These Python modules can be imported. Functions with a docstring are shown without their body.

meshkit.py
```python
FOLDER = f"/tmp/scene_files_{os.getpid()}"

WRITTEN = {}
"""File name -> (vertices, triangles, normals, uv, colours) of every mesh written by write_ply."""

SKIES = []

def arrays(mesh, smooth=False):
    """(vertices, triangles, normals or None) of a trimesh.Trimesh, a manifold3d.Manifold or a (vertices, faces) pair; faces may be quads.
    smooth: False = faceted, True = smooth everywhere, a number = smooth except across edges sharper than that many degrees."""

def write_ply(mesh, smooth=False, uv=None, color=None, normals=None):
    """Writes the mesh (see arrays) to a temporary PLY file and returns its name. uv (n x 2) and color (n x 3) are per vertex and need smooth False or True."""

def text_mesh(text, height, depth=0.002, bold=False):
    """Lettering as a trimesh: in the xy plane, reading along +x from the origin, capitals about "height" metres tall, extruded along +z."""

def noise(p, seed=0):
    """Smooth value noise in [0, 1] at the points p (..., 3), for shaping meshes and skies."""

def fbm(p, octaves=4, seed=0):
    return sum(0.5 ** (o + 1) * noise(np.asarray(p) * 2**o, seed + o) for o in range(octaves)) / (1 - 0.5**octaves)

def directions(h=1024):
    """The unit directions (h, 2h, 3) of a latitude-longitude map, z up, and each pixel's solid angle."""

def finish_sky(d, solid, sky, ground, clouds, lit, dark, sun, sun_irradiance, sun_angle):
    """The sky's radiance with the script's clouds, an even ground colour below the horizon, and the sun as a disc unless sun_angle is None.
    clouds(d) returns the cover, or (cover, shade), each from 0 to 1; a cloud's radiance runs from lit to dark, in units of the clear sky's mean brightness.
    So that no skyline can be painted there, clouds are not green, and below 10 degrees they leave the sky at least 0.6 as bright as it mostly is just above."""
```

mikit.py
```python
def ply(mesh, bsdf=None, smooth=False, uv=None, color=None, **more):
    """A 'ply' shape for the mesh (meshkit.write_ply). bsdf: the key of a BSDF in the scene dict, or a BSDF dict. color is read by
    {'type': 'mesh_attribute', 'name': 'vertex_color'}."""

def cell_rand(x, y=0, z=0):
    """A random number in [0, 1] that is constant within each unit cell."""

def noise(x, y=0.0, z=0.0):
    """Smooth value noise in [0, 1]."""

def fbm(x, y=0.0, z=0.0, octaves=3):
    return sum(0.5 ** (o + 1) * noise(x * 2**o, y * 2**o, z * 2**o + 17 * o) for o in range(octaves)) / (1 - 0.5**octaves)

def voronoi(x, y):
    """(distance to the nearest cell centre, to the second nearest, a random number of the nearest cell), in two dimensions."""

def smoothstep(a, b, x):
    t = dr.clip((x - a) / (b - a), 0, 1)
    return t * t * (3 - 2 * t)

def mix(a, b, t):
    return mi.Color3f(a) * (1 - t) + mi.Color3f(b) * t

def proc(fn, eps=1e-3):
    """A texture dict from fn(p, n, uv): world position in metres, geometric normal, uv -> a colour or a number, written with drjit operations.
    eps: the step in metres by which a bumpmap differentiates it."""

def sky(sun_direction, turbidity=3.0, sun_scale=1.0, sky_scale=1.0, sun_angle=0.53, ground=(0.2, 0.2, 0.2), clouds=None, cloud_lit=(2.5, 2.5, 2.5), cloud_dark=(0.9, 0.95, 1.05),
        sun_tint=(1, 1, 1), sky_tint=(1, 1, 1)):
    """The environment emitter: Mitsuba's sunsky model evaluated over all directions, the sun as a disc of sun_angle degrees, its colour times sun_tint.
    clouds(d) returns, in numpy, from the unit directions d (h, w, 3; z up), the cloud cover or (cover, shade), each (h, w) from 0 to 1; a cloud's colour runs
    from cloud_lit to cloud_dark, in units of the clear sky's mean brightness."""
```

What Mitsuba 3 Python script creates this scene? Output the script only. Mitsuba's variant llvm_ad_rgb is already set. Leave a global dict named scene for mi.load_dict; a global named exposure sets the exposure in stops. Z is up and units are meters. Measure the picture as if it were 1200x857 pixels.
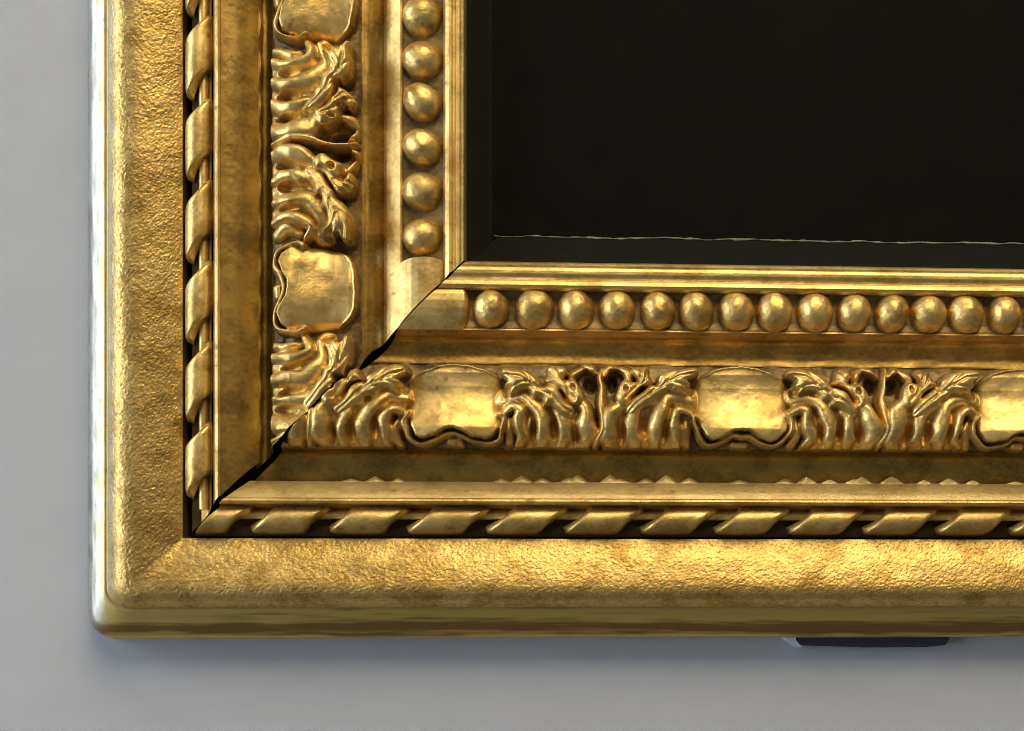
import math
import numpy as np
import trimesh
from scipy.interpolate import CubicSpline
import drjit as dr
import mitsuba as mi
import mikit
import meshkit
from mikit import proc, noise, fbm, smoothstep, mix

T = mi.ScalarTransform4f
scene, labels = {}, {}
S = 0.0004            # one design unit = 0.4 mm; X right along the wall, Z up, h out of the wall (world y = -h)

# ------------------------------------------------------------------ camera, lamps, exposure
YAW = math.atan(1600 / 25700)
cam = np.array([0.0, -1660 * S, 0.0])
scene['camera'] = {
    'type': 'perspective', 'fov': math.degrees(2 * math.atan(600 / 1600)), 'fov_axis': 'x',
    'principal_point_offset_x': -200 / 1200, 'principal_point_offset_y': -246.5 / 857,
    'near_clip': 0.02, 'far_clip': 50.0,
    'to_world': T().look_at(origin=cam.tolist(), target=(cam + [math.sin(YAW), math.cos(YAW), 0]).tolist(), up=[0, 0, 1])}
exposure = 0.0


def lamp(key, pos, aim, w, h, rgb):
    scene[key] = {'type': 'rectangle', 'to_world': T().look_at(origin=pos, target=aim, up=[0, 0.3, 1] if abs(pos[0]) > abs(pos[2]) else [0, 1, 0]) @ T().scale([w / 2, h / 2, 1]),
                  'emitter': {'type': 'area', 'radiance': {'type': 'rgb', 'value': rgb}}}


lamp('window', [-2.2, -0.80, 0.45], [0, -0.1, 0.1], 0.95, 2.4, [5.8, 6.9, 8.6])
labels['window'] = {'label': 'tall cool daylight window opening beside the frame', 'category': 'window'}
lamp('ceiling_lamp', [0.40, -1.6, 1.9], [0.35, -1.35, 0], 1.4, 1.8, [8.0, 6.9, 5.0])
labels['ceiling_lamp'] = {'label': 'warm ceiling lamp high above the frame', 'category': 'lamp'}
scene['room_light'] = {'type': 'constant', 'radiance': {'type': 'rgb', 'value': [0.132, 0.132, 0.134]}}

# ------------------------------------------------------------------ materials


def gold(key, light, dark, rough, bump, grain, metal=0.93, patch=90.0, coat=0.08, speck=0.0):
    def colour(p, n, uv):
        a = fbm(p.x * patch, p.y * patch, p.z * patch, 3)
        b = fbm(p.x * 700 + 3, p.y * 700, p.z * 700, 2)
        c = mix(light, dark, smoothstep(0.36, 0.72, a * 0.7 + b * 0.3))
        w = smoothstep(0.66, 0.84, fbm(p.x * 230 + 9, p.y * 230, p.z * 230, 4))
        c = mix(c, (0.24, 0.11, 0.035), w * 0.6)
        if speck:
            r = smoothstep(-0.2190, -0.2240, p.x + 0.006 * (fbm(p.x * 420, p.z * 420, p.y * 420, 3) - 0.5))  # pale window highlight painted into the outer shoulder by position
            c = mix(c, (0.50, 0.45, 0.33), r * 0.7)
            s = noise(p.x * 1500, p.y * 1500, p.z * 1500)
            c = mix(c, (0.16, 0.10, 0.035), smoothstep(0.62, 0.86, s) * speck)
        return c

    def relief(p, n, uv):
        return noise(p.x * grain, p.y * grain, p.z * grain) + 0.5 * noise(p.x * grain * 2.3, p.y * grain * 2.3 + 5, p.z * grain * 2.3)

    def gloss(p, n, uv):
        return rough + 0.16 * (fbm(p.x * 240 + 5, p.y * 240, p.z * 240, 2) - 0.5)
    scene[key] = {'type': 'twosided', 'b': {'type': 'bumpmap', 'scale': bump, 't': proc(relief, 1.2e-4), 'b': {
        'type': 'principled', 'base_color': proc(colour), 'metallic': metal, 'roughness': proc(gloss), 'specular': 0.5, 'clearcoat': coat, 'clearcoat_gloss': 0.7}}}


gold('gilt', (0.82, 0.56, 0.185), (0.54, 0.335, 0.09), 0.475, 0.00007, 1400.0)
gold('dark_gilt', (0.30, 0.195, 0.065), (0.13, 0.078, 0.028), 0.55, 0.00008, 1200.0, metal=0.6)  # darker, duller gilt for the bead channel and the carved ground
gold('lit_gilt', (0.50, 0.355, 0.12), (0.36, 0.24, 0.07), 0.48, 0.00006, 900.0, metal=0.5)  # paler gilt for the level fillet, lamp light put into its colour
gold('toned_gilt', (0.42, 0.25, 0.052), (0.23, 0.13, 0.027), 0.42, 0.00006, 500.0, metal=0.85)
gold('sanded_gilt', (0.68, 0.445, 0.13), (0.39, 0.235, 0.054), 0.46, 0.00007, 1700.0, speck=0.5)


def edge_colour(p, n, uv):
    gilt = mix((0.56, 0.39, 0.11), (0.22, 0.13, 0.035), smoothstep(0.40, 0.68, 0.45 * fbm(p.x * 9, p.z * 420 + 3, p.y * 420, 3) + 0.3 * fbm(p.x * 60, p.z * 900, 0, 2) + 0.35 * smoothstep(0.006, 0.0, abs(p.z + 0.0245))))
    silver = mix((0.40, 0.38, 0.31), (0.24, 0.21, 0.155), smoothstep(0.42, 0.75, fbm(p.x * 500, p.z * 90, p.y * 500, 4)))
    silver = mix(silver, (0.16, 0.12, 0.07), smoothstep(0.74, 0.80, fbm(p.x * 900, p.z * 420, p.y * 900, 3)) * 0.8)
    window_sheen = smoothstep(-0.2235, -0.2325, p.x + 0.004 * (fbm(p.x * 150, p.z * 150, 0, 2) - 0.5)) * smoothstep(-0.027, -0.018, p.z)  # window reflection painted as a silvery tone on the upright edge strip
    return mix(gilt, silver, window_sheen)


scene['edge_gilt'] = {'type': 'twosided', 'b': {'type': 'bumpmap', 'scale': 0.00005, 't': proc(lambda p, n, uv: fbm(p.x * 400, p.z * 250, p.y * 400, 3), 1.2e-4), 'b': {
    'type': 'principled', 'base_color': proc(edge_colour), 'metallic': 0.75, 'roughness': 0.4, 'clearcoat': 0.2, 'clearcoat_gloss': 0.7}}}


def plain(key, c1, c2, rough, scale, spec=0.4, bump=0.0, grain=2000.0):
    b = {'type': 'principled', 'base_color': proc(lambda p, n, uv: mix(c1, c2, fbm(p.x * scale, p.y * scale, p.z * scale, 4))), 'roughness': rough, 'specular': spec}
    if bump:
        b = {'type': 'bumpmap', 'scale': bump, 't': proc(lambda p, n, uv: noise(p.x * grain, p.y * grain, p.z * grain), 1.2e-4), 'b': b}
    scene[key] = {'type': 'twosided', 'b': b}


plain('wall_paint', (0.412, 0.414, 0.418), (0.447, 0.449, 0.453), 0.85, 40.0, 0.2, 0.00008, 900.0)
plain('black_varnish', (0.0025, 0.002, 0.0015), (0.006, 0.0048, 0.0035), 0.55, 60.0, 0.05, 0.00005, 1500.0)
plain('black_slip', (0.007, 0.0064, 0.0046), (0.012, 0.011, 0.008), 0.75, 120.0, 0.06, 0.00004, 1600.0)
plain('frayed', (0.16, 0.14, 0.09), (0.38, 0.35, 0.26), 0.8, 900.0)
plain('dark_board', (0.02, 0.016, 0.012), (0.035, 0.028, 0.02), 0.9, 200.0, 0.1)
plain('dirty_bole', (0.03, 0.018, 0.008), (0.10, 0.058, 0.02), 0.9, 150.0, 0.1)
plain('dark_felt', (0.035, 0.034, 0.04), (0.06, 0.058, 0.066), 0.9, 600.0, 0.2, 0.0002, 1500.0)
plain('pale_tape', (0.55, 0.60, 0.68), (0.68, 0.72, 0.78), 0.7, 400.0)

# ------------------------------------------------------------------ profiles: (X on the left rail, Z on the bottom rail, h)
OUTER = [(-602.4,-74.6,0), (-596.9,-74.8,18), (-592.2,-74.2,30), (-587.7,-71.8,38), (-583.3,-67.6,42), (-576.1,-56.4,46), (-567.5,-42.7,50), (-564.8,-38.9,50.8), (-564.0,-38.0,49), (-561.2,-36.6,53), (-552.8,-30.9,62), (-545.9,-25.8,67), (-537.4,-19.8,69.5), (-526.9,-12.9,69.8), (-517.0,-4.0,68), (-506.7,7.0,64.6), (-496.5,19.0,60.5), (-487.3,30.0,56), (-481.5,37.6,53), (-478.2,43.2,51) , (-476.5, 44.0, 38), (-477, 44.4, 20)]
INNER = [(-470.5,45.9,22), (-470.2,46.1,42), (-469.0,53.0,46), (-447.8,77.0,48), (-441.5,81.9,58), (-437.0,82.2,72), (-434.6,83.5,76), (-431.5,85.9,77), (-429.2,88.5,75), (-429.0,89.6,72), (-424.5,92.2,71), (-410.5,98.4,66), (-401.7,103.9,59), (-393.5,108.3,53), (-392.0,109.4,51), (-393.5,112.1,41), (-391.0,123.7,35), (-385.9,135.9,34), (-380.0,145.0,40), (-375.3,147.4,52), (-364.1,156.8,58.5), (-348.8,170.5,62), (-324.3,194.3,63), (-300.5,218.4,61), (-284.6,234.0,57), (-277.7,242.7,52), (-274.4,248.4,48), (-268.9,256.7,46), (-260.8,265.6,47), (-252.5,274.2,50), (-248.0,278.0,54), (-244.2,279.6,59), (-238.8,281.4,63), (-232.2,283.1,67.5), (-226.9,284.0,71), (-224.7,285.7,69.5), (-223.7,288.3,66), (-217.3,295.9,64), (-187.9,323.8,64), (-179.7,329.1,66), (-177.4,329.4,74), (-174.3,331.2,80), (-170.2,334.7,82), (-167.4,338.8,81), (-166.2,341.4,78), (-163.8,344.4,78), (-161.7,347.9,80), (-158.7,351.9,80), (-156.9,355.1,78.5), (-154.0,358.0,79), (-152.3,361.1,76), (-152.3,364.4,66), (-153.0,367.7,40) ]
SLIP = [(-153.2, 366.5, 57), (-151.3, 368.2, 56), (-123.2, 397.2, 48), (-122.6, 399.2, 44)]
OUTER, INNER, SLIP = (np.array(a, float) for a in (OUTER, INNER, SLIP))
ENDX, ENDZ = 1500.0, 1650.0
LEFT, BOTTOM = 0, 1


def smoothed(P, step, n=4):
    out = refine(P, step)
    for _ in range(n * 6):
        out[1:-1] = 0.5 * out[1:-1] + 0.25 * (out[:-2] + out[2:])
    return out


def refine(P, step):
    out = [P[0]]
    for a, b in zip(P[:-1], P[1:]):
        n = max(1, int(np.ceil(np.linalg.norm(b - a) / step)))
        out += [a + (b - a) * (k + 1) / n for k in range(n)]
    return np.array(out)


def world(X, Z, h):
    return np.stack([X, -h, Z], -1) * S


def put(rail, P, s, dh=0.0):
    """Profile points P (.., 3) at the distance s along the rail (X on the bottom rail, Z on the left one)."""
    s, h = np.broadcast_arrays(s, P[..., 2] + dh)
    if rail == BOTTOM:
        return world(s, np.broadcast_to(P[..., 1], s.shape), h)
    return world(np.broadcast_to(P[..., 0], s.shape), s, h)


def mitre(rail, P):
    """Where the saw cut through the corner meets the profile point P of this rail."""
    return -470.0 + (P[..., 1] - 46.0) / 0.994 if rail == BOTTOM else 46.0 + 0.994 * (P[..., 0] + 470.0)


def grid_faces(n, m, flip=False):
    i = np.arange(n * m).reshape(n, m)
    q = np.stack([i[:-1, :-1], i[1:, :-1], i[1:, 1:], i[:-1, 1:]], -1).reshape(-1, 4)
    if flip:
        q = q[:, ::-1]
    return np.vstack([q[:, [0, 1, 2]], q[:, [0, 2, 3]]])


def sheet(V, flip=False):
    return trimesh.Trimesh(V.reshape(-1, 3), grid_faces(V.shape[0], V.shape[1], flip), process=False)


def facing(m, toward=(0, -1, 0)):
    if (m.face_normals * m.area_faces[:, None]).sum(0) @ np.array(toward) < 0:
        m.invert()
    return m


def add(key, mesh, bsdf, smooth=35, **lab):
    k, n = key, 0
    while k in scene:
        n += 1
        k = f'{key}_{n:03d}'
    scene[k] = mikit.ply(mesh, bsdf, smooth)
    if lab:
        labels[k] = lab
    return k


def gap(P, rail):
    """The open mitre: how far each profile point of an inner rail stops short of the mitre."""
    x = P[..., 0]
    g = np.interp(x, [-472, -440, -400, -385, -360, -290, -278, -272, -262, -254, -246, -200, -160, -150], [4, 4.5, 8, 7, 1.6, 1.3, 3, 10, 11, 6, 2, 1.8, 2.0, 1.6])
    return g * (0.9 if rail == LEFT else 0.45)


# ------------------------------------------------------------------ the setting
q = np.array([[-4, 0, -3], [4, 0, -3], [4, 0, 3], [-4, 0, 3]], float)
scene['wall'] = mikit.ply(facing(trimesh.Trimesh(q, [[0, 1, 2], [0, 2, 3]], process=False)), 'wall_paint')
labels['wall'] = {'label': 'smooth pale grey painted wall behind the gilded frame', 'kind': 'structure'}

# ------------------------------------------------------------------ the painting
F = 'picture_frame'
labels[F] = {'label': 'carved and gilded picture frame with beads and leaf ornament on grey wall', 'category': 'picture frame'}
z0, x0 = 392.0, -128.0
v = world(np.array([x0, ENDX, ENDX, x0]), np.array([z0, z0, ENDZ, ENDZ]), np.array([45.5] * 4))
add('painting', facing(trimesh.Trimesh(v, [[0, 1, 2], [0, 2, 3]], process=False)), 'black_varnish', False,
    label='nearly black varnished painting inside the gilded frame', category='painting')


def frayed_edge():
    s = np.arange(-121, 1000, 2.0)
    rng = np.random.default_rng(5)
    mid = 398.6 + 1.6 * (meshkit.fbm(np.stack([s / 26, s * 0, s * 0], -1), 3, 4) - 0.5) * 2
    half = 0.22 + 0.8 * meshkit.noise(np.stack([s / 9, s * 0 + 4, s * 0], -1), 7) ** 2 + 0.25 * rng.random(len(s))
    V = np.stack([world(s, mid - half, s * 0 + 48.2), world(s, mid, s * 0 + 49.2), world(s, mid + half, s * 0 + 48.2)], 1)
    return facing(sheet(V))


add('painting__torn_edge', frayed_edge(), 'frayed', True, label='pale ragged thread of torn canvas along lower edge')

# ------------------------------------------------------------------ outer moulding: sanded torus, round corner


def outer_path(P, rail, step):
    """The profile swept along its own half of the rounded corner and then along the rail; shared number of columns per profile point."""
    cx, cz = P[:, 0], P[:, 1]
    r = np.interp(P[:, 0], [-602, -590, -565, -530, -490, -471], [36, 35, 28, 14, 6, 0])
    n_arc = 10
    end = ENDX if rail == BOTTOM else ENDZ
    s_dense = np.linspace(0, 1, int(1330 / step))
    a = np.linspace(0, np.pi / 4, n_arc)
    arc_c = (cx + r)[:, None], (cz + r)[:, None]
    if rail == BOTTOM:
        ax = arc_c[0] - r[:, None] * np.sin(np.pi / 4 - a)
        az = arc_c[1] - r[:, None] * np.cos(np.pi / 4 - a)
        start = (cx + r)
        s = np.concatenate([start[:, None] + (640 - start)[:, None] * s_dense[1:], np.full((len(P), 1), end)], 1)
        X, Z = np.concatenate([ax, s], 1), np.concatenate([az, np.repeat(cz[:, None], s.shape[1], 1)], 1)
    else:
        ax = arc_c[0] - r[:, None] * np.cos(np.pi / 4 - a)
        az = arc_c[1] - r[:, None] * np.sin(np.pi / 4 - a)
        start = (cz + r)
        s = np.concatenate([start[:, None] + (800 - start)[:, None] * s_dense[1:], np.full((len(P), 1), end)], 1)
        X, Z = np.concatenate([ax, np.repeat(cx[:, None], s.shape[1], 1)], 1), np.concatenate([az, s], 1)
    return X, Z, np.repeat(P[:, 2:3], X.shape[1], 1)


def outer_piece(rail, P, step, amp, wave):
    X, Z, h = outer_path(P, rail, step)
    p = np.stack([X, Z, h], -1)
    d = (meshkit.noise(p / 2.6, 1) - 0.5) * 0.5 * amp + (meshkit.noise(p / 1.7, 2) - 0.5) * 0.5 * amp + (meshkit.fbm(p / 40, 3, 3) - 0.5) * wave
    edge = np.clip(np.minimum(np.arange(len(P)), np.arange(len(P))[::-1]) / 3.0, 0, 1)[:, None]
    return facing(sheet(world(X, Z, h + d * edge)))


for rail in (LEFT, BOTTOM):
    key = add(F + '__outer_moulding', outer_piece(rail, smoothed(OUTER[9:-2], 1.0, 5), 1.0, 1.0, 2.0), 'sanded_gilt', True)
    add(key + '__rebate', outer_piece(rail, refine(OUTER[-3:], 3.0), 6.0, 0.0, 0.0), 'dirty_bole', 30)
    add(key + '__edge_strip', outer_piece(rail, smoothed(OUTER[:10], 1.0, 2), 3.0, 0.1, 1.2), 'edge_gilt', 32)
labels[F + '__outer_moulding'] = {'label': 'upright outer moulding of sanded gold with pale reflecting edge'}
labels[F + '__outer_moulding_001'] = {'label': 'level outer moulding of rough sanded gold at the bottom'}

v = world(np.array([-585, ENDX, ENDX, -585.]), np.array([-60, -60, ENDZ, ENDZ]), np.array([21.0] * 4))
add(F + '__back_board', facing(trimesh.Trimesh(v, [[0, 1, 2], [0, 2, 3]], process=False)), 'dark_board', False)

# ------------------------------------------------------------------ inner rails
RAIL = {LEFT: F + '__inner_rail', BOTTOM: F + '__inner_rail_001'}
labels[RAIL[LEFT]] = {'label': 'upright carved rail with open mitre at its foot'}
labels[RAIL[BOTTOM]] = {'label': 'level carved rail along the bottom with bright ornament'}
FAR = {LEFT: ENDZ, BOTTOM: ENDX}
SEEN = {LEFT: 820.0, BOTTOM: 640.0}


def sweep(rail, P, step=5.0, wave=0.8, rag=None):
    start = mitre(rail, P) + gap(P, rail)
    n = int(1000 / step)
    k = np.linspace(0, 1, n)
    s = np.concatenate([start[:, None] + (SEEN[rail] - start)[:, None] * k, np.full((len(P), 1), FAR[rail])], 1)
    Q = np.repeat(P[:, None], s.shape[1], 1).copy()
    w = (meshkit.fbm(np.stack([s / 70, Q[..., 0] / 14, Q[..., 0] * 0 + rail * 9], -1), 3, 11) - 0.5) * wave * 2
    edge = np.clip(np.minimum(np.arange(len(P)), np.arange(len(P))[::-1]), 0, 1)[:, None]
    if rag is not None:
        Q[..., 0] += rag(s) * rag.weight[:, None]
        Q[..., 1] += rag(s) * rag.weight[:, None]
    return facing(sheet(put(rail, Q, s, w * edge)))


def rag_for(rail, P):
    if rail == BOTTOM:
        spots = [(-285.9, 3, 12), (-258.4, 6, 11), (-231.8, 4, 8), (-112.2, 4, 10), (-88.3, 7.5, 13), (-64.4, 5, 10), (-33, 5.5, 12), (-23.4, 8.5, 13), (14.7, 9, 12), (26, 4.5, 14), (56.9, 5.5, 10), (81.1, 9, 13), (108.3, 6, 11), (168.1, 3.5, 13), (222.0, 5, 12), (247.5, 7.5, 12), (275.1, 4.5, 10), (305, 5, 12), (314.1, 8, 12), (350.1, 8.5, 14), (389.3, 4.5, 9), (419.3, 6.5, 12), (448.3, 4.5, 9), (500, 3, 12), (545, 7, 12)]
    else:
        spots = [(z, 2.2, 17) for z in range(170, 820, 47)]

    def f(s):
        out = np.zeros_like(s)
        for c, a, w in spots:
            d = (s - c) / w
            out = np.maximum(out, a * np.clip(1 - np.abs(d) ** 1.2, 0, 1))
        return out
    f.weight = np.zeros(len(P))
    f.weight[-2:] = 1.0
    f.weight[-2:] = 1.0
    return f


for rail in (LEFT, BOTTOM):
    R = RAIL[rail]
    add(R, sweep(rail, refine(INNER[4:10], 2), 4), 'gilt', 40)                    # the thin line beside the ribbon
    CH = refine(INNER[:5], 4)
    k = int(len(CH) * 0.62)
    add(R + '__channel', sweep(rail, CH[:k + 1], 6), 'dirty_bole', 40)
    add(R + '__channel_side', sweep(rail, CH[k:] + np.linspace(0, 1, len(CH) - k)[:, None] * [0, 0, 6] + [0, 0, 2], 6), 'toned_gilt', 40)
    P = smoothed(INNER[9:15], 2.5, 2)
    P = np.vstack([P, P[-1] + [0.6, 0.6, -0.6], P[-1] + [0.6, 0.6, -11]])
    add(R + '__fillet', sweep(rail, P, 2.0, 0.5, rag_for(rail, P)), 'lit_gilt' if rail == BOTTOM else 'toned_gilt', 40)  # same fillet twice: painted lit on the level rail, darker on the upright
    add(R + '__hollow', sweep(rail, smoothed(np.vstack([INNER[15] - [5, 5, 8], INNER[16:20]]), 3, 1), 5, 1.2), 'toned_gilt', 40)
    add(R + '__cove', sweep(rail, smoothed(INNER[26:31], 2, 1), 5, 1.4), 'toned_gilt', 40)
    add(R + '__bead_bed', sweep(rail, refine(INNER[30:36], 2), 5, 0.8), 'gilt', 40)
    add(R + '__bead_channel', sweep(rail, refine(INNER[35:41], 3), 5, 0.8), 'dark_gilt', 40)
    add(R + '__sight_edge', sweep(rail, refine(INNER[40:], 1.6), 4, 0.9), 'gilt', 40)

for rail in (LEFT, BOTTOM):
    P = refine(SLIP, 6)
    s = np.concatenate([mitre(rail, P)[:, None] + np.linspace(0, 1, 60) * (SEEN[rail] - mitre(rail, P))[:, None], np.full((len(P), 1), FAR[rail])], 1)
    add(F + '__slip', facing(sheet(put(rail, P[:, None], s))), 'black_slip', 30)
labels[F + '__slip'] = {'label': 'narrow black painted slip beside the painting'}
labels[F + '__slip_001'] = {'label': 'narrow black painted slip below the painting'}

# twisted ribbon round a thin rod
rod_mid = np.array([-453.5, 70.5, 54.0])


def ribbon_turn(rail, s0, s1, rng, cut=None):
    n, m = 22, 17
    th = np.linspace(-0.15, np.pi + 0.15, m)
    a = -np.cos(th)                                          # -1 outer side .. +1 inner side
    k = np.linspace(0, 1, n)[:, None]
    e = np.minimum(k, 1 - k) * (s1 - s0)
    r = 1 - 0.20 * np.clip(1 - e / 9.0, 0, 1) ** 2
    r = np.where((k == 0) | (k == 1), 0.5, r)
    r = r * (1 + 0.05 * np.sin(np.pi * k))
    shear = 15.0 + rng.normal(0, 1.2)
    s = s0 + (s1 - s0) * k + shear * a * (1 + 0 * k) + np.where(k < 0.5, 3.0, -3.0) * (1 - np.abs(a)) * 0.6
    h = 45 + r * (25 + rng.normal(0, 0.7)) * np.sign(np.sin(th)) * np.abs(np.sin(th)) ** 0.8
    mid, half = np.array([-457.6, 65.6]), np.array([16.6, 16.8])
    P = np.stack([mid[0] + half[0] * a * r + 0 * h, mid[1] + half[1] * a * r + 0 * h, h], -1)
    s = s + 0 * h
    if cut:
        s = np.maximum(s, mitre(rail, P) + 5)
    p = np.stack([s, P[..., 0], h], -1)
    h = h + (meshkit.fbm(p / 9, 3, int(rng.integers(99))) - 0.5) * 1.6
    P[..., 2] = h
    return facing(sheet(put(rail, P, s)))


gaps = {BOTTOM: [-398.6, -309.4, -218.5, -126.1, -36.8, 53.0, 139.5, 226.6, 316.3, 404.6, 493.5, 583.0, 673.2], LEFT: [90, 178.7, 270.0, 363.3, 456.5, 551.7, 646.9, 741.1, 836.3]}
for rail in (LEFT, BOTTOM):
    rng = np.random.default_rng(10 + rail)
    g = gaps[rail]
    half = 10.5 if rail == BOTTOM else 12.0
    for i, (a, b) in enumerate(zip(([g[0] - 84] if rail == BOTTOM else []) + g[:-1], g if rail == BOTTOM else g[1:])):
        add(RAIL[rail] + '__ribbon_turn', ribbon_turn(rail, a + half, b - half, rng, cut=i < 2), 'gilt', 50)
    th = np.linspace(0, 2 * np.pi, 13)
    P = np.stack([rod_mid[0] + 5.4 * np.cos(th), rod_mid[1] + 5.4 * np.cos(th), rod_mid[2] + 5.4 * np.sin(th)], -1)
    st = np.linspace(mitre(rail, rod_mid) + 14, SEEN[rail], 80)
    add(RAIL[rail] + '__rod', facing(sheet(put(rail, P[:, None], np.broadcast_to(st, (13, 80))))), 'gilt', True)

# beads and the plain block at each mitre
beads = {BOTTOM: [-123.2, -73.0, -25.0, 22.3, 70.1, 115.2, 161.5, 206.9, 254.5, 301.2, 346.1, 390.1, 434.8, 480.7, 526.8, 573.0, 619.3], LEFT: [391.1, 443.9, 494.8, 546.6, 595.5, 646.3, 697.2, 748.0, 798.9]}
ball = trimesh.creation.icosphere(4)
for rail in (LEFT, BOTTOM):
    rng = np.random.default_rng(20 + rail)
    for s in beads[rail]:
        v = ball.vertices.copy()
        v = v * (1 + 0.07 * (meshkit.noise(v * 1.7 + rng.random(3) * 50)[:, None] - 0.5) + 0.03 * (meshkit.noise(v * 6 + rng.random(3) * 50)[:, None] - 0.5))
        ra = np.array([22.0, 24.5, 27.0]) if rail == BOTTOM else np.array([22.5, 23.5, 26.0])
        v = v * ra * (1 + rng.normal(0, 0.025, 3))
        t = rng.normal(0, 0.05)
        P = np.stack([-202.5 + v[:, 1], 309.5 + v[:, 1], 62 + v[:, 2]], -1)
        m = trimesh.Trimesh(put(rail, P, s + v[:, 0] + t * v[:, 1]), ball.faces, process=False)
        if m.volume < 0:
            m.invert()
        add(RAIL[rail] + '__bead', m, 'gilt', True)
    P0 = np.array([(-227, 283.5, 73.5), (-221, 290, 77), (-213, 298.5, 80.5), (-205, 307, 82.5), (-196, 316, 83), (-187, 324.5, 82), (-180, 328.7, 79.5), (-177, 330, 76)], float)
    P = refine(P0, 2)
    k = np.linspace(0, 1, 26)
    a = mitre(rail, P) + gap(P, rail)
    b = np.full(len(P), 367.0 if rail == LEFT else -147.0) - 5 * np.abs(np.linspace(-1, 1, len(P))) ** 2.5
    s = a[:, None] + (b - a)[:, None] * k
    drop = 24 * np.clip((k - 0.88) / 0.12, 0, 1) ** 3 if rail == BOTTOM else 14 * np.clip((k - 0.96) / 0.04, 0, 1) ** 2
    add(RAIL[rail] + '__corner_block', facing(sheet(put(rail, P[:, None], s, -drop[None] + 0 * s))), 'gilt', 40)

# ------------------------------------------------------------------ carved ornament: one worked surface per rail, split into its carved members
BAND = INNER[19:27]
GRID = 0.72


def catmull(pts, n):
    p = np.array(pts, float)
    p = np.vstack([2 * p[0] - p[1], p, 2 * p[-1] - p[-2]])
    out = []
    for i in range(1, len(p) - 2):
        t = np.linspace(0, 1, n, endpoint=False)[:, None]
        a, b, c, d = p[i - 1], p[i], p[i + 1], p[i + 2]
        out.append(0.5 * (2 * b + (c - a) * t + (2 * a - 5 * b + 4 * c - d) * t ** 2 + (3 * b - a - 3 * c + d) * t ** 3))
    return np.vstack(out + [p[-2][None]])


SCOOP = CubicSpline([0, 12, 25, 40, 52, 64, 76, 88, 98], [17.5, 17, 14.5, 8, 3, 0.5, 2, 6.5, 12])


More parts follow.
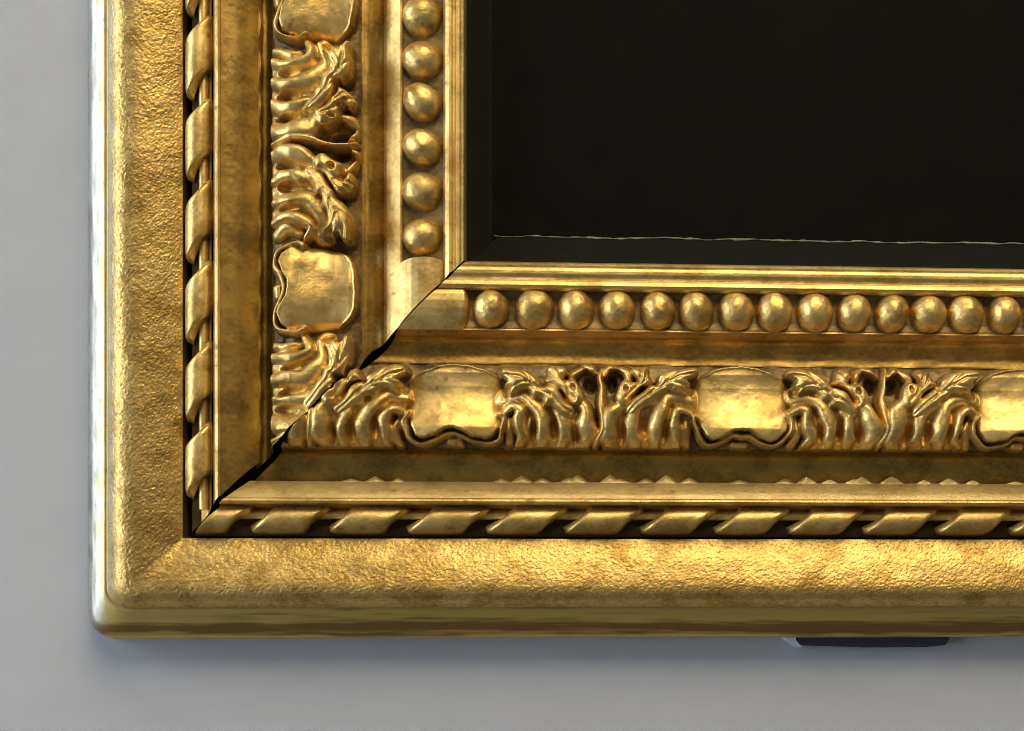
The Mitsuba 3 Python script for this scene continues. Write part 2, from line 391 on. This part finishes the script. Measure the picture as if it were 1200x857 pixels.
class Relief:
    def __init__(self, s_min, s_max):
        self.s = np.arange(s_min, s_max, GRID)
        self.t = np.linspace(0, 100, int(100 / GRID) + 1)
        self.ss, self.tt = np.meshgrid(self.s, self.t, indexing='ij')
        self.s0, self.t0 = self.ss, self.tt
        q = np.stack([self.ss / 24, self.tt / 24, 0 * self.ss], -1)
        self.ss = self.s0 + (meshkit.fbm(q, 2, 31) - 0.5) * 9
        self.tt = self.t0 + (meshkit.fbm(q, 2, 32) - 0.5) * 7 * np.clip(np.minimum(self.t0, 100 - self.t0) / 12, 0.1, 1)
        self.H = (meshkit.fbm(np.stack([self.ss / 16, self.tt / 16, 0 * self.ss], -1), 3, 8) - 0.5) * 6 - 2
        self.label = np.zeros(self.H.shape, int)
        self.names = ['carved_ground']

    def member(self, name):
        self.names.append(name)
        return len(self.names) - 1

    def window(self, s0, s1, t0, t1):
        i0, i1 = np.searchsorted(self.s, [s0, s1])
        j0, j1 = np.searchsorted(self.t, [t0, t1])
        return slice(max(i0, 0), i1), slice(max(j0, 0), j1)

    def stroke(self, pts, rad, hts, label, veins=0.0, groove=0.0, power=2.0, side=0.0, notch=None):
        """A carved band along pts (s, t): radius rad and crest height hts run along it; side tips its top, rib and groove work its middle."""
        c = catmull(np.column_stack([np.array(pts, float), np.interp(np.linspace(0, 1, len(pts)), np.linspace(0, 1, len(rad)), rad),
                                     np.interp(np.linspace(0, 1, len(pts)), np.linspace(0, 1, len(hts)), hts)]), 9)
        R = c[:, 2].max() + 2
        w = self.window(c[:, 0].min() - R, c[:, 0].max() + R, c[:, 1].min() - R, c[:, 1].max() + R)
        x, y = self.ss[w], self.tt[w]
        if x.size == 0:
            return
        best = np.full(x.shape, 1e9)
        rr, hh, sg, along = (np.zeros(x.shape) for _ in range(4))
        for i in range(len(c) - 1):
            a, b = c[i], c[i + 1]
            d = b[:2] - a[:2]
            L = max(d @ d, 1e-9)
            u = np.clip(((x - a[0]) * d[0] + (y - a[1]) * d[1]) / L, 0, 1)
            ex, ey = x - a[0] - u * d[0], y - a[1] - u * d[1]
            q = np.hypot(ex, ey)
            near = q < best
            best = np.where(near, q, best)
            rr = np.where(near, a[2] + u * (b[2] - a[2]), rr)
            hh = np.where(near, a[3] + u * (b[3] - a[3]), hh)
            sg = np.where(near, np.sign(d[0] * ey - d[1] * ex), sg)
            along = np.where(near, i + u, along)
        if notch:
            rr = rr * (1 - notch[1] * (0.5 + 0.5 * np.cos(along / (len(c) - 1) * 2 * np.pi * notch[0])) ** 3)
        rr = np.maximum(rr, 0.3)
        q = np.clip(best / rr, 0, 1)
        val = hh * (np.clip(1 - q ** power, 0, 1) ** 0.55 * 0.8 + 0.2) + side * sg * q * hh
        val += veins * np.cos(best / (0.2 * rr + 1.3) * 2 * np.pi * 0.5 + 0.3 * along) * (1 - q) - groove * np.exp(-(best / (0.22 * rr + 0.8)) ** 2)
        val = np.where(best < rr, val, -1e9)
        H, lab = self.H[w], self.label[w]
        over = val > H
        self.H[w] = np.where(over, val, H)
        self.label[w] = np.where(over, label, lab)

    def patch(self, pts, edge, dome, soft, label, tilt=(0.0, 0.0)):
        """A leaf with the closed outline pts: its edge stands at height edge and swells by dome within; tilt leans it along s and t."""
        import shapely
        p = np.array(pts, float)
        n = len(p)
        c = catmull(np.vstack([p[-1:], p, p[:2]]), 6)[6:6 * (n + 1) + 1]
        w = self.window(c[:, 0].min() - 3, c[:, 0].max() + 3, c[:, 1].min() - 3, c[:, 1].max() + 3)
        x, y = self.ss[w], self.tt[w]
        if x.size == 0:
            return
        inside = shapely.contains_xy(shapely.Polygon(c).buffer(0), x, y)
        d = np.full(x.shape, 1e9)
        for a, b in zip(c[:-1], c[1:]):
            e = b - a
            u = np.clip(((x - a[0]) * e[0] + (y - a[1]) * e[1]) / max(e @ e, 1e-9), 0, 1)
            d = np.minimum(d, np.hypot(x - a[0] - u * e[0], y - a[1] - u * e[1]))
        m = p.mean(0)
        val = edge + dome * (1 - np.exp(-d / soft)) + tilt[0] * (x - m[0]) + tilt[1] * (y - m[1])
        over = inside & (val > self.H[w])
        self.H[w] = np.where(over, val, self.H[w])
        self.label[w] = np.where(over, label, self.label[w])

    def cut(self, pts, rad, depth, label):
        """A tooled groove in the member with this label."""
        c = catmull(pts, 8)
        w = self.window(c[:, 0].min() - 4, c[:, 0].max() + 4, c[:, 1].min() - 4, c[:, 1].max() + 4)
        x, y = self.ss[w], self.tt[w]
        if x.size == 0:
            return
        d = np.min([np.hypot(x - a[0], y - a[1]) for a in c], axis=0)
        self.H[w] -= depth * np.exp(-(d / rad) ** 2) * (self.label[w] == label)

    def acanthus(self, pts, rad, hts, label, lobes, m, rng):
        """A leaf whose tip is pts[0]: a fluted blade and pairs of lobes that spring from the midrib towards the tip."""
        c = catmull(pts, 12)
        for u, length, _ in lobes:
            i = int(u * (len(c) - 2))
            d = c[max(i - 2, 0)] - c[i + 2]
            d /= np.linalg.norm(d)
            base = np.interp(u, np.linspace(0, 1, len(hts)), hts)
            for side in (-1, 1):
                a = side * (0.75 + rng.normal(0, 0.08))
                e = np.array([d[0] * np.cos(a) - d[1] * np.sin(a), d[0] * np.sin(a) + d[1] * np.cos(a)])
                L = length * (1 + rng.normal(0, 0.08))
                p1, p2 = c[i] + e * L * 0.65, c[i] + e * L + d * L * 0.28
                self.stroke([c[i], p1, p2], [6, 8, 4.5], [base - 5, base - 1.5, base - 6], label, power=3.5, side=0.12 * side)
        self.stroke(pts, rad, hts, label, groove=1.4, power=2.8, side=0.12 * m)

    def pit(self, s, t, rs, rt, depth, turn=0.0):
        R = max(rs, rt) * 1.6
        w = self.window(s - R, s + R, t - R, t + R)
        x, y = self.ss[w] - s, self.tt[w] - t
        x, y = x * np.cos(turn) + y * np.sin(turn), -x * np.sin(turn) + y * np.cos(turn)
        q = np.sqrt((x / rs) ** 2 + (y / rt) ** 2)
        self.H[w] -= depth * np.clip(1.35 - q, 0, 1) ** 0.7

    def shell(self, s0, k, rng):
        lab = self.member('shell')
        w = self.window(s0 - 70, s0 + 70, 0, 101)
        x, t = (self.ss[w] - s0) / k, self.tt[w]
        x = x + 1.5 * (meshkit.noise(np.stack([t / 20, t * 0 + s0, t * 0], -1), 3) - 0.5)
        low = np.interp(np.abs(x), [0, 8, 20, 34, 44, 52, 56], [22, 21, 15, 11, 14, 24, 40])         # lower, double-curved edge
        high = np.interp(np.abs(x), [0, 20, 35, 45, 53], [97, 95.5, 91.5, 85, 74])
        wid = np.interp(t, [0, 30, 60, 85, 100], [60, 58, 54, 52, 47])
        inside = (t > low) & (t < high) & (np.abs(x) < wid)
        v = 18 * np.sqrt(np.clip(1 - (x / 62) ** 2, 0, 1)) - 4 + SCOOP(t)
        v += 1.6 * (t > high - 3.5) - 6 * np.clip(1 - (wid - np.abs(x)) / 9, 0, 1) ** 2
        v += 0.9 * (meshkit.fbm(np.stack([self.ss[w] / 20, t / 20, t * 0], -1), 3, 9) - 0.5) * 2
        H = self.H[w]
        over = inside & (v > H)
        self.H[w] = np.where(over, v, np.where((t > low - 4) & (t < low + 0.5) & (np.abs(x) < 52), 6, H))
        self.label[w] = np.where(over, lab, self.label[w])
        for m in (-1, 1):
            j = lambda a: [(s0 + k * m * (p + rng.normal(0, 0.6)), q + rng.normal(0, 0.6)) for p, q in a]
            self.stroke([(s0, 16.5)] + j([(9, 15.5), (20, 10.5), (31, 6.5), (41, 6), (50, 11), (56, 21), (58, 33), (54, 40)]), [3.6, 3.8, 3.6, 4.2], [20, 20, 22, 25], lab, power=2.2)
        self.stroke([(s0 - 6 * k, 7), (s0 + 5 * k, 6)], [5, 6], [10, 11], lab)

    def half(self, s0, m, k, rng):
        """The leaves and scrolls from a shell at s0 to the stem; m = 1 on its right, -1 on its left."""
        j = lambda a, e=1.3: [(s0 + k * m * (p + rng.normal(0, e)), q + rng.normal(0, e)) for p, q in a]
        g = lambda: 1 + rng.normal(0, 0.06)
        # low acanthus behind the scrolls, then scrolls from back to front
        body = self.member('leaf')
        self.stroke(j([(62, 60), (88, 60), (112, 50), (136, 40), (152, 30)]), [14, 18, 18, 16, 12], [14, 17, 17, 16, 14], body, power=2.6)
        self.stroke(j([(80, 44), (86, 30), (88, 16), (86, 5)]), [10, 12, 11, 8], [13, 16, 16, 11], body)
        self.stroke(j([(112, 40), (116, 28), (116, 15), (114, 5)]), [10, 13, 12, 8], [13, 16, 16, 11], body)
        self.stroke(j([(138, 36), (141, 24), (140, 12), (138, 5)]), [9, 10, 9, 7], [12, 14, 14, 10], body)
        lab = self.member('scroll')
        self.stroke(j([(60, 58), (78, 62), (93, 54), (102, 38), (104, 19), (101, 4)]), [7, 11, 13 * g(), 12.5 * g(), 8], [17, 24, 28, 29, 20], lab, side=-0.14 * m, power=2.3)
        lab = self.member('scroll')
        self.stroke(j([(65, 34), (67, 20), (64, 6)]), [5, 7, 6], [14, 17, 12], lab)
        self.stroke(j([(57, 42), (66, 48), (76, 45), (80, 33), (81, 17), (77, 4)]), [5, 8, 9.5 * g(), 9.5 * g(), 6.5], [21, 27, 28, 26, 18], lab, side=-0.12 * m, power=2.3)
        lab = self.member('scroll')
        self.stroke(j([(109, 47), (119, 49), (127, 39), (130, 22), (126, 4)]), [6, 10, 12 * g(), 7.5], [15, 24, 27, 19], lab, side=-0.14 * m, power=2.3)
        lab = self.member('scroll')
        self.stroke(j([(134, 52), (146, 47), (153, 33), (154, 17), (150, 3)]), [7, 13, 14 * g(), 9], [20, 29, 29, 18], lab, side=0.2 * m, power=2.3)
        # the long leaf with notched edges, from the shell's shoulder down to the stem
        leaf = self.member('leaf')
        self.patch(j([(54, 92), (66, 94), (78, 92), (90, 88.5), (99, 82), (103, 75), (112, 72), (121, 66), (130, 57), (138, 46), (135, 38), (126, 39), (116, 47), (106, 51), (102, 57), (93, 60), (88, 66), (79, 66.5), (70, 65), (63, 62), (65, 70), (58, 73), (62, 79), (53, 84)], 0.8),
                   27 * g(), 10, 6.0, leaf, (m * k * -0.02, 0.14))
        for line, r, depth in (([(56, 85), (72, 83), (88, 76), (104, 66), (120, 54), (133, 43)], 1.5, 3.6), ([(66, 70), (76, 74), (86, 77)], 1.3, 2.2), ([(82, 70), (92, 70), (100, 68)], 1.3, 2.0), ([(76, 90), (84, 83), (92, 75)], 1.3, 2.2), ([(97, 80), (104, 71), (112, 62)], 1.3, 2.0)):
            self.cut(j(line, 0.6), r, depth, leaf)
        tip = self.member('leaf')
        self.patch(j([(105, 77), (109, 85), (111, 92), (119, 95), (129, 93), (131, 87), (126, 82), (133, 78), (140, 79), (147, 71), (151, 60), (146, 51), (138, 50), (131, 58), (120, 69), (112, 73)], 0.8), 24 * g(), 9, 5.0, tip, (0, -0.10))
        self.cut(j([(118, 92), (122, 82), (130, 70), (138, 57)], 0.6), 1.6, 4.0, tip)
        self.cut(j([(112, 88), (117, 80), (124, 73)], 0.6), 1.4, 3.0, tip)
        self.pit(s0 + k * m * 126.5, 79, 3.0 * k, 3.0, 9)
        self.pit(s0 + k * m * 138, 69, 3.0 * k, 3.5, 8)
        self.stroke(j([(134, 74), (138, 85), (146, 93)]), [4, 6.5, 4], [14, 18, 16], tip)
        lab = self.member('scroll')
        self.stroke(j([(150, 95), (157, 93), (163, 86)], 1.2), [4, 5, 3], [14, 18, 14], lab)
        for (p, q, a, b, d) in [(157, 76, 5.5, 8, 20), (140, 19, 3.5, 10, 15), (117, 21, 4.0, 10, 15), (91, 22, 3.2, 9, 10), (58, 66, 3, 5, 8), (104, 74, 2.5, 3, 6)]:
            self.pit(s0 + k * m * (p + rng.normal(0, 1)), q + rng.normal(0, 1), a * k, b, d * g())

    def stem(self, s, k, rng):
        lab = self.member('stem')
        j = lambda a: [(s + k * (p + rng.normal(0, 0.8)), q + rng.normal(0, 0.8)) for p, q in a]
        self.stroke(j([(2, 95), (-1, 80), (0, 62), (4, 44), (4, 26), (-2, 3)]), [3.5, 3.5, 4.5, 5.5, 5.5, 4.5], [17, 22, 25, 28, 28, 20], lab, power=2.3)


def gaussian(H, sig):
    r = int(3 * sig) + 1
    g = np.exp(-0.5 * (np.arange(-r, r + 1) / sig) ** 2)
    g /= g.sum()
    for ax in (0, 1):
        H = np.apply_along_axis(lambda a: np.convolve(np.pad(a, r, mode='edge'), g, 'valid'), ax, H)
    return H


def carve(rail):
    first, period, count = ((327.5, 336.0, 3) if rail == LEFT else (-164.6, 332.0, 3))
    k = period / 336
    rel = Relief(first - 250 * k, SEEN[rail])
    rng = np.random.default_rng(40 + rail)
    for i in range(-1, count + 1):
        c = first + i * period
        if c + 230 < rel.s[0] or c - 230 > rel.s[-1]:
            continue
        for m in (-1, 1):
            rel.half(c, m, k, rng)
        rel.shell(c, k * (0.87 if rail == LEFT else 1.0), rng)
    for i in range(-1, count + 1):
        rel.stem(first + (i + 0.5) * period, k, rng)
    is_shell = np.array([n == 'shell' for n in rel.names])[rel.label]
    H = rel.H + np.where(is_shell, 0.25, 1.0) * (meshkit.fbm(np.stack([rel.ss / 7, rel.tt / 7, 0 * rel.ss + rail], -1), 3, 17) - 0.5) * 0.9
    H = gaussian(H, 1.0)
    H = np.clip(H, -17, 40)
    H *= np.clip(np.minimum(rel.t0 / 1.5, (100 - rel.t0) / 1.5), 0, 1)
    cum = np.concatenate([[0], np.cumsum(np.linalg.norm(np.diff(BAND, axis=0), axis=1))])
    u = rel.t / 100 * cum[-1]
    P = np.stack([np.interp(u, cum, BAND[:, i]) for i in range(3)], -1)
    P = np.repeat(P[None], len(rel.s), 0)
    start = mitre(rail, P) + gap(P, rail)
    s = np.maximum(rel.s0, start)
    V = put(rail, P, s, H).reshape(-1, 3)
    f = grid_faces(*rel.H.shape)
    dead = (rel.s0 < start - GRID).reshape(-1)
    keep = ~dead[f].any(1)
    f = f[keep]
    lab = rel.label.reshape(-1)[f]
    lab = np.where(lab[:, 1] == lab[:, 2], lab[:, 1], lab[:, 0])
    whole = trimesh.Trimesh(V, f, process=False)
    flip = (whole.face_normals * whole.area_faces[:, None]).sum(0)[1] > 0
    for i, name in enumerate(rel.names):
        ff = f[lab == i]
        if len(ff) < 25:
            continue
        ids, inv = np.unique(ff, return_inverse=True)
        ff = inv.reshape(-1, 3)
        add(f'{RAIL[rail]}__{name}', trimesh.Trimesh(V[ids], ff[:, ::-1] if flip else ff, process=False), 'dark_gilt' if name == 'carved_ground' else 'gilt', True)


for rail in (LEFT, BOTTOM):
    carve(rail)

# ------------------------------------------------------------------ the support under the frame


def slab(pts, h0, h1):
    from shapely.geometry import Polygon
    m = trimesh.creation.extrude_polygon(Polygon(pts), h1 - h0, engine='earcut')
    v = m.vertices
    return trimesh.Trimesh(world(v[:, 0], v[:, 1], v[:, 2] + h0), m.faces, process=True)


labels['support_bracket'] = {'label': 'dark grey support bracket peeping out under the lower edge of frame at right', 'category': 'bracket'}
xs = np.linspace(236, 429, 40)
low = np.interp(xs, [236, 250, 330, 400, 424, 429], [-81, -84.5, -87.5, -87, -84.5, -78]) + 0.5 * (meshkit.noise(np.stack([xs / 7, xs * 0, xs * 0], -1)) - 0.5)
for name, pts, mat in (('pad', list(zip(xs, low)) + [(427, -60), (237, -60)], 'dark_felt'), ('worn_end', [(222, -62), (224, -76), (233, -82), (241, -87), (247, -86), (240, -78), (238.5, -62)], 'pale_tape')):
    m = slab(pts, 2, 15 if name == 'pad' else 16.5)
    m.fix_normals()
    if m.volume < 0:
        m.invert()
    add('support_bracket__' + name, m, mat, 30)
labels['support_bracket__worn_end'] = {'label': 'pale bare left end'}
